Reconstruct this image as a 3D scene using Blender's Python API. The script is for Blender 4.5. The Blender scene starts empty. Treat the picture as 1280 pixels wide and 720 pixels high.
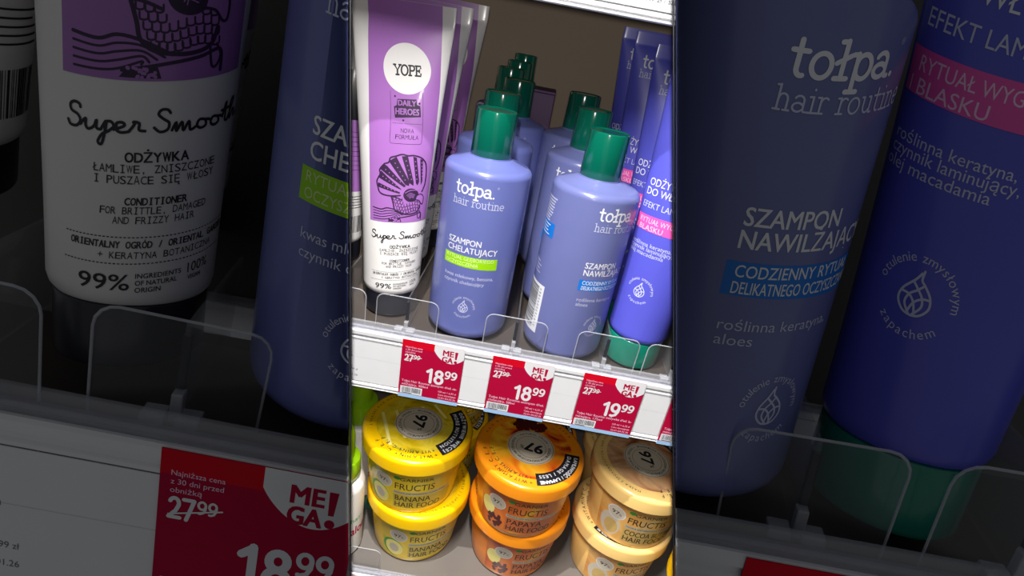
import math
import numpy as np
# ---------- surfaces that printed matter is wrapped on (metres, u to the right, v upward) ----------
class BottleSurface:
    R=.032
    def prof(s,v):
        return s.R
    def P(s,u,v,off=0.0):
        a=u/s.R; r=s.R+off
        return (r*math.sin(a),-r*math.cos(a),v)
class ConeSurface:
    """slightly tapering round wall: jar bodies"""
    def __init__(s,r0,z0,r1,z1): s.r0,s.z0,s.r1,s.z1=r0,z0,r1,z1
    def P(s,u,v,off=0.0):
        r=s.r0+(s.r1-s.r0)*(v-s.z0)/(s.z1-s.z0); a=u/s.r1; r+=off
        return (r*math.sin(a),-r*math.cos(a),v)
class FlatSurface:
    """a horizontal top (u right, v away)"""
    def __init__(s,z): s.z=z
    def P(s,u,v,off=0.0): return (u,v,s.z+off)
class CardSurface:
    def P(s,u,v,off=0.0): return (u,-off,v)
class TubeSurface:
    """round foot rising to a flat crimped end; girth stays the same all the way up"""
    def __init__(s,r,hc,H,W,pw,crimp=.009):
        s.r,s.hc,s.H,s.W,s.pw,s.crimp=r,hc,H,W,pw,crimp; s.tab={}
    def a(s,z):
        t=min(1,max(0,(z-s.hc)/(s.H-s.crimp-s.hc))); return s.r+(s.W/2-s.r)*t**s.pw
    def b(s,z):
        a=s.a(z); lo,hi=.0012,s.r; tgt=2*math.pi*s.r
        f=lambda b: math.pi*(3*(a+b)-math.sqrt((3*a+b)*(a+3*b)))
        if f(lo)>tgt: return lo
        for _ in range(30):
            m=(lo+hi)/2
            if f(m)<tgt: lo=m
            else: hi=m
        return lo
    def table(s,z):
        k=round(z*40000)
        if k not in s.tab:
            z=k/40000; a,b=s.a(z),s.b(z)
            th=np.linspace(0,math.pi/2,120); x=a*np.sin(th); y=b*np.cos(th)
            L=np.concatenate([[0],np.cumsum(np.hypot(np.diff(x),np.diff(y)))])
            s.tab[k]=(a,b,th,L)
        return s.tab[k]
    def P(s,u,v,off=0.0):
        a,b,th,L=s.table(v)
        t=float(np.interp(min(abs(u),L[-1]*.999),L,th)); t=math.copysign(t,u)
        nx,ny=math.sin(t)/a,math.cos(t)/b; n=math.hypot(nx,ny)
        return (a*math.sin(t)+off*nx/n,-b*math.cos(t)-off*ny/n,v)
import bpy, bmesh, random
from mathutils import Matrix, Vector
C = bpy.context.scene.collection
rnd = random.Random(7)

# ------------------------------------------------------------------ materials
def nt(name):
    m = bpy.data.materials.new(name); m.use_nodes = True
    t = m.node_tree; return m, t, t.nodes['Principled BSDF']
def plastic(name, col, rough=.4, coat=0., spec=.5, var=.04, scale=60, metal=0., sub=0., trans=0., bump=0.):
    m, t, b = nt(name)
    tc = t.nodes.new('ShaderNodeTexCoord'); n = t.nodes.new('ShaderNodeTexNoise'); n.inputs['Scale'].default_value = scale
    t.links.new(tc.outputs['Object'], n.inputs['Vector'])
    mx = t.nodes.new('ShaderNodeMix'); mx.data_type = 'RGBA'
    mx.inputs['A'].default_value = [c*(1-var) for c in col]+[1]; mx.inputs['B'].default_value = [min(1, c*(1+var)) for c in col]+[1]
    t.links.new(n.outputs['Fac'], mx.inputs['Factor']); t.links.new(mx.outputs['Result'], b.inputs['Base Color'])
    b.inputs['Roughness'].default_value = rough; b.inputs['Metallic'].default_value = metal
    b.inputs['Coat Weight'].default_value = coat; b.inputs['Coat Roughness'].default_value = .12
    b.inputs['Specular IOR Level'].default_value = spec; b.inputs['Transmission Weight'].default_value = trans
    if bump:
        bp = t.nodes.new('ShaderNodeBump'); bp.inputs['Strength'].default_value = bump; bp.inputs['Distance'].default_value = .001
        t.links.new(n.outputs['Fac'], bp.inputs['Height']); t.links.new(bp.outputs['Normal'], b.inputs['Normal'])
    return m
def clear(name, tint=(.97, .97, .98), haze=.06, refl=.5):
    m, t, b = nt(name); out = t.nodes['Material Output']; t.nodes.remove(b)
    tr = t.nodes.new('ShaderNodeBsdfTransparent'); tr.inputs['Color'].default_value = (*tint, 1)
    df = t.nodes.new('ShaderNodeBsdfDiffuse'); df.inputs['Color'].default_value = (.85, .86, .88, 1)
    gl = t.nodes.new('ShaderNodeBsdfGlossy'); gl.inputs['Roughness'].default_value = .08
    fr = t.nodes.new('ShaderNodeLayerWeight'); pw = t.nodes.new('ShaderNodeMath'); pw.operation = 'POWER'; pw.inputs[1].default_value = 4
    ml = t.nodes.new('ShaderNodeMath'); ml.operation = 'MULTIPLY_ADD'; ml.inputs[1].default_value = refl; ml.inputs[2].default_value = .03*refl
    t.links.new(fr.outputs['Facing'], pw.inputs[0])
    a = t.nodes.new('ShaderNodeMixShader'); a.inputs[0].default_value = haze
    c = t.nodes.new('ShaderNodeMixShader')
    t.links.new(tr.outputs[0], a.inputs[1]); t.links.new(df.outputs[0], a.inputs[2])
    t.links.new(pw.outputs[0], ml.inputs[0]); t.links.new(ml.outputs[0], c.inputs[0])
    t.links.new(a.outputs[0], c.inputs[1]); t.links.new(gl.outputs[0], c.inputs[2]); t.links.new(c.outputs[0], out.inputs[0])
    return m
def blotch(name, stops, scale=28, rough=.35, dist=1.2, detail=3):
    """printed picture: streaks of a few colours"""
    m, t, b = nt(name)
    tc = t.nodes.new('ShaderNodeTexCoord'); n = t.nodes.new('ShaderNodeTexNoise')
    n.inputs['Scale'].default_value = scale; n.inputs['Detail'].default_value = detail; n.inputs['Distortion'].default_value = dist
    r = t.nodes.new('ShaderNodeValToRGB'); e = r.color_ramp.elements
    while len(e) < len(stops): e.new(.5)
    for k, (p, c) in enumerate(stops): e[k].position = p; e[k].color = (*c, 1)
    t.links.new(tc.outputs['Object'], n.inputs['Vector']); t.links.new(n.outputs['Fac'], r.inputs['Fac']); t.links.new(r.outputs['Color'], b.inputs['Base Color'])
    b.inputs['Roughness'].default_value = rough
    return m
def srgb(r, g, b):
    f = lambda c: (c/255/12.92 if c <= 10 else ((c/255+.055)/1.055)**2.4)
    return (f(r), f(g), f(b))
M = {}
M['white_tube'] = plastic('white_plastic', (.80, .78, .76), .38, .15)
M['purple'] = plastic('lilac_print', srgb(166, 110, 186), .36, .2)
M['black_cap'] = plastic('black_cap_plastic', (.012, .013, .02), .3, .2)
M['ink'] = plastic('dark_ink', (.012, .012, .018), .5)
M['plum_ink'] = plastic('plum_ink', (.035, .012, .05), .5)
M['peri'] = plastic('periwinkle_plastic', srgb(106, 115, 180), .3, .25)
M['grey_peri'] = plastic('greyish_periwinkle_plastic', srgb(110, 117, 172), .3, .25)
M['violet'] = plastic('violet_blue_plastic', srgb(88, 90, 204), .36, .2)
M['green_cap'] = plastic('bottle_green_cap', (.002, .14, .085), .16, .6)
M['teal_cap'] = plastic('teal_tube_cap', (.005, .20, .13), .22, .4)
M['white_ink'] = plastic('white_ink', (.86, .86, .90), .5)
M['soft_ink'] = plastic('pale_lilac_ink', (.62, .64, .84), .5)
M['lime_band'] = plastic('lime_band', srgb(158, 222, 10), .45)
M['lime_ink'] = plastic('pale_lime_ink', srgb(225, 245, 170), .45)
M['blue_band'] = plastic('blue_band', srgb(20, 120, 215), .45)
M['pink_band'] = plastic('pink_band', srgb(242, 88, 178), .45)
M['pink_ink'] = plastic('pale_pink_ink', srgb(252, 205, 235), .45)
M['label_white'] = plastic('label_white', (.80, .81, .84), .45)
M['card_red'] = plastic('raspberry_card', srgb(180, 2, 56), .7, spec=.15)
M['card_bright'] = plastic('bright_red_card', srgb(214, 0, 34), .7, spec=.15)
M['card_blue'] = plastic('pale_blue_card', srgb(165, 204, 242), .5)
M['card_white'] = plastic('white_card', (.82, .82, .84), .5)
M['rail'] = plastic('white_rail_plastic', (.80, .80, .82), .32, .2)
M['rail_groove'] = plastic('grey_rail_groove', (.42, .42, .44), .5)
M['card_line'] = plastic('faint_paper_fold', (.66, .66, .68), .5)
M['grey_ink'] = plastic('grey_ink', (.16, .16, .17), .5)
M['clear'] = clear('clear_acrylic', haze=.018, refl=.5)
M['clear_rim'] = clear('polished_acrylic_edge', (.86, .87, .90), .30, 1.0)
M['clear_side'] = clear('clear_acrylic_wall', haze=.05, tint=(.95, .95, .96))
M['clear_lip'] = clear('clear_front_lip', haze=.20, tint=(.82, .82, .86))
M['stem'] = plastic('dark_navy_insert', (.008, .010, .022), .6, spec=.1)
M['deck'] = plastic('brown_shelf_deck', srgb(66, 59, 54), .35, .2, var=.18, scale=25, bump=.15)
M['deck_grey'] = plastic('grey_shelf_deck', srgb(100, 95, 90), .3, .3, var=.12, scale=25, bump=.15)
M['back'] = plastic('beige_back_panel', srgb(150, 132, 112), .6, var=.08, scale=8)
M['dark_panel'] = plastic('dark_navy_panel', (.016, .02, .034), .5)
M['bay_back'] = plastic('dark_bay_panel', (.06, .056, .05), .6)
M['yellow'] = plastic('banana_yellow', srgb(252, 200, 4), .3, .25)
M['orange'] = plastic('papaya_orange', srgb(252, 150, 22), .3, .25)
M['cream'] = plastic('cocoa_cream', srgb(250, 208, 128), .3, .25)
M['yellow_pic'] = blotch('banana_print', [(.3, srgb(150, 140, 20)), (.45, srgb(224, 190, 20)), (.56, srgb(240, 214, 60)), (.7, srgb(168, 160, 30))], 30)
M['orange_pic'] = blotch('papaya_print', [(.32, srgb(90, 14, 10)), (.42, srgb(214, 70, 14)), (.52, srgb(245, 150, 30)), (.62, srgb(250, 190, 40)), (.72, srgb(200, 50, 20))], 26)
M['cream_pic'] = blotch('cocoa_print', [(.3, srgb(120, 66, 36)), (.45, srgb(196, 138, 92)), (.56, srgb(222, 176, 128)), (.7, srgb(150, 90, 56))], 26)
M['yellow_body'] = blotch('banana_jar_print', [(.3, srgb(170, 180, 50)), (.42, srgb(238, 200, 30)), (.6, srgb(246, 214, 50)), (.75, srgb(250, 226, 120))], 22)
M['orange_body'] = blotch('papaya_jar_print', [(.3, srgb(190, 74, 34)), (.42, srgb(226, 112, 40)), (.6, srgb(240, 136, 50)), (.72, srgb(232, 190, 40))], 24)
M['cream_body'] = blotch('cocoa_jar_print', [(.3, srgb(210, 136, 60)), (.42, srgb(230, 168, 84)), (.6, srgb(236, 190, 112)), (.75, srgb(246, 214, 150))], 22)
M['yellow_jar'] = plastic('banana_jar_plastic', srgb(240, 196, 20), .32, .2)
M['orange_jar'] = plastic('papaya_jar_plastic', srgb(238, 138, 44), .32, .2)
M['cream_jar'] = plastic('cocoa_jar_plastic', srgb(238, 190, 110), .32, .2)
M['olive'] = plastic('olive_text_block', srgb(206, 180, 64), .4)
M['rust'] = plastic('rust_text_block', srgb(206, 110, 60), .4)
M['tan'] = plastic('tan_text_block', srgb(208, 174, 100), .4)
M['brown_ink'] = plastic('brown_ink', srgb(62, 44, 14), .5)
M['silver'] = plastic('silver_band', srgb(190, 184, 160), .35)
M['badge'] = plastic('pale_badge', srgb(206, 196, 176), .45)
M['badge_ring'] = plastic('taupe_badge_ring', srgb(150, 134, 114), .45)
M['seed_brown'] = plastic('dark_fruit_print', srgb(84, 26, 18), .4)
M['pale_yellow'] = plastic('pale_fruit_print', srgb(250, 236, 140), .4)
M['leaf'] = plastic('leaf_green', srgb(60, 160, 40), .45)
M['lime_cap'] = plastic('lime_cap', srgb(150, 200, 20), .3, .3)
M['dark_label'] = plastic('black_arc_label', (.02, .02, .022), .4)
M['teal_card'] = plastic('teal_card', srgb(60, 140, 110), .5)
M['carton_plum'] = plastic('plum_carton', srgb(96, 60, 110), .5)

# ------------------------------------------------------------------ mesh helpers
def obj(name, bm, mats, parent=None, smooth=True, loc=None):
    me = bpy.data.meshes.new(name); bm.normal_update(); bm.to_mesh(me); bm.free()
    for m in (mats if isinstance(mats, (list, tuple)) else [mats]): me.materials.append(M[m])
    if smooth:
        for p in me.polygons: p.use_smooth = True
        me.set_sharp_from_angle(angle=math.radians(38))
    o = bpy.data.objects.new(name, me); C.objects.link(o)
    if parent is not None: o.parent = parent
    if loc: o.location = loc
    return o
def thing(name, label, cat, mat=None, group=None, kind=None):
    o = bpy.data.objects.new(name, None); C.objects.link(o); o.empty_display_size = .01
    if mat is not None: o.matrix_world = mat
    if label: o['label'] = label
    if cat: o['category'] = cat
    if group: o['group'] = group
    if kind: o['kind'] = kind
    return o
def part(o, name):
    return next(c for c in o.children if c.name.split('.')[0] == name)
def copy_tree(o, mat, label, group=None, skip=()):
    r = o.copy(); C.objects.link(r); r.matrix_world = mat; r['label'] = label
    if group: r['group'] = group
    for ch in o.children:
        c = ch.copy(); C.objects.link(c); c.parent = r
        for g in ch.children:
            if g.name.split('.')[0] in skip: continue
            d = g.copy(); C.objects.link(d); d.parent = c
    return r
def lathe(bm, prof, n=64, ax=1., ay=1., cap0=True, cap1=True):
    rings = []
    for r, z in prof:
        rings.append([bm.verts.new((ax*r*math.cos(2*math.pi*i/n), ay*r*math.sin(2*math.pi*i/n), z)) for i in range(n)])
    for a, b in zip(rings, rings[1:]):
        for i in range(n): bm.faces.new((a[i], a[(i+1) % n], b[(i+1) % n], b[i]))
    if cap0: bm.faces.new(rings[0][::-1])
    if cap1: bm.faces.new(rings[-1])
def rounded(r, z0, z1, ra, rb, n=7):
    """profile of a cylinder with rounded lower (ra) and upper (rb) edge"""
    p = []
    for i in range(n+1):
        t = math.pi/2*i/n; p.append((r-ra+ra*math.sin(t), z0+ra-ra*math.cos(t)))
    for i in range(n+1):
        t = math.pi/2*i/n; p.append((r-rb+rb*math.cos(t), z1-rb+rb*math.sin(t)))
    return p
def box(bm, x0, x1, y0, y1, z0, z1, bev=0.):
    r = bmesh.ops.create_cube(bm, size=1)
    vs = r['verts']
    for v in vs: v.co = Vector(((x0+x1)/2+v.co.x*(x1-x0), (y0+y1)/2+v.co.y*(y1-y0), (z0+z1)/2+v.co.z*(z1-z0)))
    if bev:
        es = list({e for v in vs for e in v.link_edges})
        bmesh.ops.bevel(bm, geom=es, offset=bev, segments=2, affect='EDGES', profile=.5)
def prism(bm, pts, x0, x1):
    """(y,z) outline swept along x"""
    a = [bm.verts.new((x0, y, z)) for y, z in pts]; b = [bm.verts.new((x1, y, z)) for y, z in pts]
    n = len(pts)
    for i in range(n): bm.faces.new((a[i], a[(i+1) % n], b[(i+1) % n], b[i]))
    bm.faces.new(a[::-1]); bm.faces.new(b)
def tube_path(bm, pts, r, n=6):
    pts = [Vector(p) for p in pts]; rings = []
    for i, p in enumerate(pts):
        d = (pts[min(i+1, len(pts)-1)]-pts[max(i-1, 0)]).normalized()
        a = d.cross(Vector((0, 1, 0))); a = a.normalized() if a.length > 1e-4 else Vector((1, 0, 0)); b = d.cross(a)
        rings.append([bm.verts.new(p+r*(math.cos(2*math.pi*k/n)*a+math.sin(2*math.pi*k/n)*b)) for k in range(n)])
    for a, b in zip(rings, rings[1:]):
        for i in range(n): bm.faces.new((a[i], a[(i+1) % n], b[(i+1) % n], b[i]))
    bm.faces.new(rings[0][::-1]); bm.faces.new(rings[-1])

# ------------------------------------------------------------------ flat artwork: lists of (verts2d, faces, material index)
_tc = {}
def glyphs(s, bold=0.):
    """outline of a word in the built-in font at size 1: verts, faces"""
    k = (s, bold)
    if k in _tc: return _tc[k]
    cu = bpy.data.curves.new('t', 'FONT'); cu.body = s; cu.size = 1; cu.offset = bold; cu.resolution_u = 3; cu.fill_mode = 'FRONT'
    o = bpy.data.objects.new('t', cu); C.objects.link(o)
    dg = bpy.context.evaluated_depsgraph_get(); me = bpy.data.meshes.new_from_object(o.evaluated_get(dg))
    v = [(p.co.x, p.co.y) for p in me.vertices]; f = [tuple(p.vertices) for p in me.polygons]
    bpy.data.objects.remove(o); bpy.data.curves.remove(cu); bpy.data.meshes.remove(me)
    _tc[k] = (v, f); return v, f
CAP = .70   # capital height of the built-in font at size 1
class Art:
    def __init__(s): s.parts = []; s.tick = 0
    def add(s, v, f, m, lev=1): s.parts.append((v, f, m, lev))
    def heavy(s, v, f, m, lev, b):
        """heavier lettering: the word overprinted with tiny shifts"""
        if not b: s.add(v, f, m, lev); return
        for i, (dx, dy) in enumerate(((-b, -b*.6), (b, -b*.6), (-b, b*.6), (b, b*.6))): s.add([(x+dx, y+dy) for x, y in v], f, m, lev+.15*i)
    def text(s, st, x, y, cap, w=None, m=0, bold=0., al='l', rot=0., lev=1, shear=0.):
        """baseline at (x,y), capitals cap high; w squeezes the word to that width"""
        v, f = glyphs(st)
        if not v: return
        x0 = min(p[0] for p in v); x1 = max(p[0] for p in v); k = cap/CAP
        kx = w/(x1-x0) if w else k
        W = (x1-x0)*kx; ox = {'l': 0, 'c': -W/2, 'r': -W}[al]; c, sn = math.cos(rot), math.sin(rot); out = []
        for px, py in v:
            a, b = (px-x0)*kx+ox+shear*py*k, py*k; out.append((x+a*c-b*sn, y+a*sn+b*c))
        s.heavy(out, f, m, lev, bold*k)
    def mono(s, st, x, y, cap, w, m=0, bold=0., lev=1):
        """typewriter spacing, centred on x"""
        n = len(st); p = w/n
        for i, ch in enumerate(st):
            if ch == ' ': continue
            v, f = glyphs(ch); x0 = min(q[0] for q in v); x1 = max(q[0] for q in v); k = cap/CAP
            kx = min(k*1.25, p*.88/(x1-x0)) if ch not in 'I1.,+/' else k
            cx = x-w/2+p*(i+.5); s.heavy([(cx+(q[0]-(x0+x1)/2)*kx, y+q[1]*k) for q in v], f, m, lev, bold*k)
            if ch == 'I':
                for yy in (.05, .95): s.rect(cx-p*.3, cx+p*.3, y+cap*yy-cap*.06, y+cap*yy+cap*.06, m, lev)
    def arc_text(s, st, cx, cy, r, a0, a1, cap, m=0, bold=0., lev=1, inward=False):
        """letters spread along an arc from angle a0 to a1 (radians)"""
        wd = []
        for ch in st:
            g = glyphs(ch)[0] if ch != ' ' else []; xs = [p[0] for p in g]; wd.append((max(xs)-min(xs)+.13) if xs else .38)
        tot = sum(wd); q = 0
        for ch, w_ in zip(st, wd):
            a = a0+(a1-a0)*(q+w_/2)/tot; q += w_
            if ch == ' ': continue
            rot = a-math.pi/2 if not inward else a+math.pi/2
            s.text(ch, cx+r*math.cos(a), cy+r*math.sin(a), cap, m=m, bold=bold, al='c', rot=rot, lev=lev)
    def rect(s, x0, x1, y0, y1, m=0, lev=0, step=.004):
        nx = max(1, int(abs(x1-x0)/step)); ny = max(1, int(abs(y1-y0)/step)); v = []; f = []
        for j in range(ny+1):
            for i in range(nx+1): v.append((x0+(x1-x0)*i/nx, y0+(y1-y0)*j/ny))
        for j in range(ny):
            for i in range(nx): a = j*(nx+1)+i; f.append((a, a+1, a+nx+2, a+nx+1))
        s.add(v, f, m, lev)
    def quad(s, p, m=0, lev=0, n=8):
        """p: four corners bl, br, tr, tl"""
        v = []; f = []
        for j in range(n+1):
            for i in range(n+1):
                a, b = i/n, j/n
                v.append(tuple((p[0][k]*(1-a)+p[1][k]*a)*(1-b)+(p[3][k]*(1-a)+p[2][k]*a)*b for k in (0, 1)))
        for j in range(n):
            for i in range(n): a = j*(n+1)+i; f.append((a, a+1, a+n+2, a+n+1))
        s.add(v, f, m, lev)
    def poly(s, pts, m=0, lev=0): s.add(list(pts), [tuple(range(len(pts)))], m, lev)
    def disc(s, cx, cy, rx, ry=None, m=0, lev=0, a0=0., a1=2*math.pi, r0=0., n=48, rings=5):
        ry = ry or rx; v = []; f = []
        for j in range(rings+1):
            t = r0+(1-r0)*j/rings
            for i in range(n+1):
                a = a0+(a1-a0)*i/n; v.append((cx+rx*t*math.cos(a), cy+ry*t*math.sin(a)))
        for j in range(rings):
            for i in range(n): a = j*(n+1)+i; f.append((a, a+n+1, a+n+2, a+1))
        s.add(v, f, m, lev)
    def stroke(s, pts, w, m=0, lev=1, closed=False):
        """ribbon of width w along a polyline, ends rounded off"""
        s.tick = (s.tick+1) % 6; lev = lev+.11*s.tick
        pts = [Vector(p) for p in pts]; n = len(pts); v = []; f = []
        for i, p in enumerate(pts):
            a = pts[i-1] if i or closed else p; b = pts[(i+1) % n] if i < n-1 or closed else p
            d = (b-a); d = d.normalized() if d.length > 1e-9 else Vector((1, 0)); q = Vector((-d.y, d.x))*w/2
            v += [tuple(p+q), tuple(p-q)]
        for i in range(n if closed else n-1): a, b = 2*i, 2*((i+1) % n); f.append((a, a+1, b+1, b))
        s.add(v, f, m, lev)
        if not closed:
            for k, p in enumerate((pts[0], pts[-1])): s.disc(p.x, p.y, w/2, m=m, lev=lev+.03+.03*k, n=8, rings=1)
    def curve(s, pts, w, m=0, lev=1, k=6):
        """smooth ribbon through the points"""
        P = [Vector(p) for p in pts]; out = []
        for i in range(len(P)-1):
            a, b, c, d = P[max(i-1, 0)], P[i], P[i+1], P[min(i+2, len(P)-1)]
            for j in range(k):
                t = j/k; out.append(.5*((2*b)+(c-a)*t+(2*a-5*b+4*c-d)*t*t+(3*b-a-3*c+d)*t**3))
        out.append(P[-1]); s.stroke([(q.x, q.y) for q in out], w, m, lev)
    def barcode(s, x0, x1, y0, y1, m=0, lev=1, vertical=False, seed=3):
        r = random.Random(seed); t = 0.; L = (y1-y0) if vertical else (x1-x0)
        while t < L:
            b = L*r.choice((.008, .012, .02, .03)); g = L*r.choice((.01, .014, .024))
            if t+b > L: break
            if vertical: s.rect(x0, x1, y0+t, y0+t+b, m, lev)
            else: s.rect(x0+t, x0+t+b, y0, y1, m, lev)
            t += b+g
    def build(s, name, surf, mats, parent, warp=None, base=.00004, step=.00004, keep=None):
        if isinstance(surf, TubeSurface): base = .0001
        bm = bmesh.new(); flat = isinstance(surf, (CardSurface, FlatSurface))
        for v, f, m, lev in s.parts:
            off = base+step*lev; fl = bmesh.new(); vs = [fl.verts.new((a, b, 0)) for a, b in v]
            for q in f:
                try: fl.faces.new([vs[i] for i in q])
                except ValueError: pass
            if not flat:                      # large pieces are split so that they follow the curved wall
                for _ in range(6):
                    big = [e for e in fl.edges if e.calc_length() > .0022]
                    ng = [q for q in fl.faces if len(q.verts) > 4]
                    if ng: bmesh.ops.triangulate(fl, faces=ng)
                    big = [e for e in fl.edges if e.calc_length() > .0022]
                    if not big: break
                    bmesh.ops.subdivide_edges(fl, edges=big, cuts=1); bmesh.ops.triangulate(fl, faces=fl.faces[:])
            mp = {}
            for p in fl.verts:
                a, b = p.co.x, p.co.y
                if warp: a, b = warp(a, b)
                mp[p] = bm.verts.new(surf.P(a, b, off))
            for q in fl.faces:
                try: fc = bm.faces.new([mp[p] for p in q.verts]); fc.material_index = m
                except ValueError: pass
            fl.free()
        return obj(name, bm, mats, parent, smooth=False)

# --- slab lettering drawn with strokes (x-height 1), for the bottle wordmark
def arc(cx, cy, rx, ry, a0, a1, n=12): return [(cx+rx*math.cos(math.radians(a0+(a1-a0)*i/n)), cy+ry*math.sin(math.radians(a0+(a1-a0)*i/n))) for i in range(n+1)]
SLAB = {   # letter: (advance, strokes)
 't': (.78, [[(.3, 1.36), (.3, .3)]+arc(.52, .3, .22, .26, 180, 290, 8), [(.02, .96), (.66, .96)]]),
 'o': (1.12, [arc(.53, .49, .42, .46, 0, 360, 24)]),
 'l/': (.72, [[(.34, 1.46), (.34, .04)], [(.08, 1.42), (.34, 1.42)], [(.06, .05), (.62, .05)], [(.04, .62), (.66, .92)]]),
 'l': (.6, [[(.3, 1.46), (.3, .04)], [(.06, 1.42), (.3, 1.42)], [(.02, .05), (.58, .05)]]),
 'p': (1.16, [[(.26, .98), (.26, -.46)], [(.02, .95), (.26, .95)], [(.02, -.45), (.54, -.45)], [(.26, .62)]+arc(.62, .49, .4, .46, 140, -140, 20)+[(.26, .36)]]),
 'a': (1.06, [arc(.46, .66, .32, .29, 150, 0, 10)+[(.78, .2), (.84, .05), (1.0, .05)], arc(.42, .29, .34, .25, 35, 325, 18)+[(.78, .2)], [(.7, .46), (.78, .56)]]),
 '.': (.45, [[(.2, .06), (.2, .09)]]),
 'h': (1.12, [[(.22, 1.46), (.22, .04)], [(.02, 1.42), (.22, 1.42)], [(.02, .04), (.42, .04)], [(.22, .6)]+arc(.52, .62, .3, .34, 150, 0, 10)+[(.82, .04)], [(.64, .04), (1.02, .04)]]),
 'i': (.6, [[(.3, .96), (.3, .04)], [(.06, .94), (.3, .94)], [(.04, .04), (.56, .04)], [(.29, 1.34), (.29, 1.38)]]),
 'r': (.82, [[(.24, .96), (.24, .04)], [(.02, .94), (.24, .94)], [(.02, .04), (.5, .04)], [(.24, .55)]+arc(.54, .58, .3, .36, 155, 50, 8)]),
 'u': (1.12, [[(.22, .94), (.22, .4)]+arc(.5, .38, .28, .34, 180, 330, 10), [(.02, .94), (.22, .94)], [(.82, .94), (.82, .04)], [(.62, .94), (.82, .94)], [(.82, .04), (1.02, .04)]]),
 'n': (1.12, [[(.22, .96), (.22, .04)], [(.02, .94), (.22, .94)], [(.02, .04), (.42, .04)], [(.22, .6)]+arc(.52, .62, .3, .34, 150, 0, 10)+[(.82, .04)], [(.64, .04), (1.02, .04)]]),
 'e': (1.0, [[(.1, .5), (.86, .5)]+arc(.49, .5, .39, .45, 0, 310, 20)]),
 ' ': (.62, []),
 'Y': (1.25, [[(.05, 1.4), (.62, .68), (1.2, 1.4)], [(.62, .7), (.62, .04)], [(-.1, 1.38), (.3, 1.38)], [(.94, 1.38), (1.34, 1.38)], [(.36, .05), (.9, .05)]]),
 'O': (1.5, [arc(.72, .71, .6, .68, 0, 360, 28)]),
 'P': (1.2, [[(.24, 1.38), (.24, .04)], [(.02, .05), (.5, .05)], [(.02, 1.37), (.7, 1.37)]+arc(.7, 1.03, .36, .34, 90, -90, 10)+[(.24, .69)]]),
 'E': (1.15, [[(.24, 1.38), (.24, .04)], [(.02, 1.37), (1.0, 1.37), (1.0, 1.1)], [(.02, .05), (1.04, .05), (1.04, .34)], [(.24, .72), (.76, .72)], [(.76, .56), (.76, .88)]])}
def slab(art, letters, x, y, w, xh, wt, m=0, lev=1):
    tot = sum(SLAB[c][0] for c in letters); k = w/tot; px = x
    for c in letters:
        adv, st = SLAB[c]
        for pl in st: art.stroke([(px+a*k, y+b*xh) for a, b in pl], wt, m, lev)
        px += adv*k
DIG = {'1': (.56, [[(.08, .77), (.32, .93)], [(.34, .97), (.34, .0)]]), '8': (.72, [arc(.34, .73, .21, .2, 0, 360, 20), arc(.34, .27, .26, .25, 0, 360, 20)]),
 '9': (.70, [arc(.32, .66, .25, .28, 0, 360, 20), [(.57, .66), (.55, .38), (.42, .12), (.2, .03), (.1, .05)]]), '2': (.66, [arc(.3, .70, .22, .24, 160, -30, 12)+[(.38, .36), (.08, .07)], [(.05, .05), (.6, .05)]]), '7': (.64, [[(.04, .93), (.54, .93)], [(.55, .93), (.22, .0)]])}
def digits(art, st, x, y, h, wt=.17, m=0, lev=1, sx=1.):
    for c in st:
        adv, pl = DIG[c]
        for q in pl: art.stroke([(x+a*h*sx, y+b*h) for a, b in q], wt*h, m, lev)
        x += adv*h*sx*1.06
def emblem(art, cx, cy, r, tr, cap, m=0):
    """drop woven of curved lines inside a ring of words"""
    w = r*.13
    L = lambda pts: art.curve([(cx+a*r, cy+b*r) for a, b in pts], w, m, k=5)
    L([(0, 1.35), (-.25, .9), (-.75, .25), (-.85, -.35), (-.5, -.85), (0, -1), (.5, -.85), (.85, -.35), (.75, .25), (.35, .75), (.1, 1.0), (.1, 1.5)])
    L([(-.3, .8), (.0, .5), (.35, .1), (.45, -.4), (.1, -.95)]); L([(.3, .75), (0, .4), (-.35, .05), (-.45, -.45), (-.1, -.95)])
    L([(-.8, .1), (-.35, .05), (.0, -.3), (.2, -.9)]); L([(.8, .1), (.4, .05), (0, -.3), (-.2, -.9)])
    art.arc_text('otulenie zmysłowym', cx, cy, tr, math.radians(172), math.radians(-6), cap*1.25, m)
    art.arc_text('zapachem', cx, cy, tr+cap*.8, math.radians(222), math.radians(318), cap*1.25, m, inward=True)
# ------------------------------------------------------------------ camera
FPX = 665.2845
CAM = Vector((-.00253530, -.34863364, .22570943))
CR = Vector((.98289912, .07440916, .16844169)); CU = Vector((-.18402493, .42991795, .88391481)); CF = Vector((.00664475, .89979655, -.43625911))
cd = bpy.data.cameras.new('camera'); cam = bpy.data.objects.new('camera', cd); C.objects.link(cam)
cam.matrix_world = Matrix(((CR.x, CU.x, -CF.x, CAM.x), (CR.y, CU.y, -CF.y, CAM.y), (CR.z, CU.z, -CF.z, CAM.z), (0, 0, 0, 1)))
cd.sensor_fit = 'HORIZONTAL'; cd.sensor_width = 36; cd.lens = FPX/1280*36; cd.clip_start = .01
bpy.context.scene.camera = cam
def T(x, y, z, yaw=0., lx=0., ly=0., s=1.): return Matrix.Translation((x, y, z)) @ Matrix.Rotation(yaw, 4, 'Z') @ Matrix.Rotation(ly, 4, 'Y') @ Matrix.Rotation(lx, 4, 'X') @ Matrix.Scale(s, 4)
def TR(loc, rows, sc): return Matrix.Translation(loc) @ Matrix(rows).to_4x4() @ Matrix.Diagonal((*sc, 1))
SLOPE = .064
def floor_z(y): return max(0., SLOPE*(y-.0375))

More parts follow.
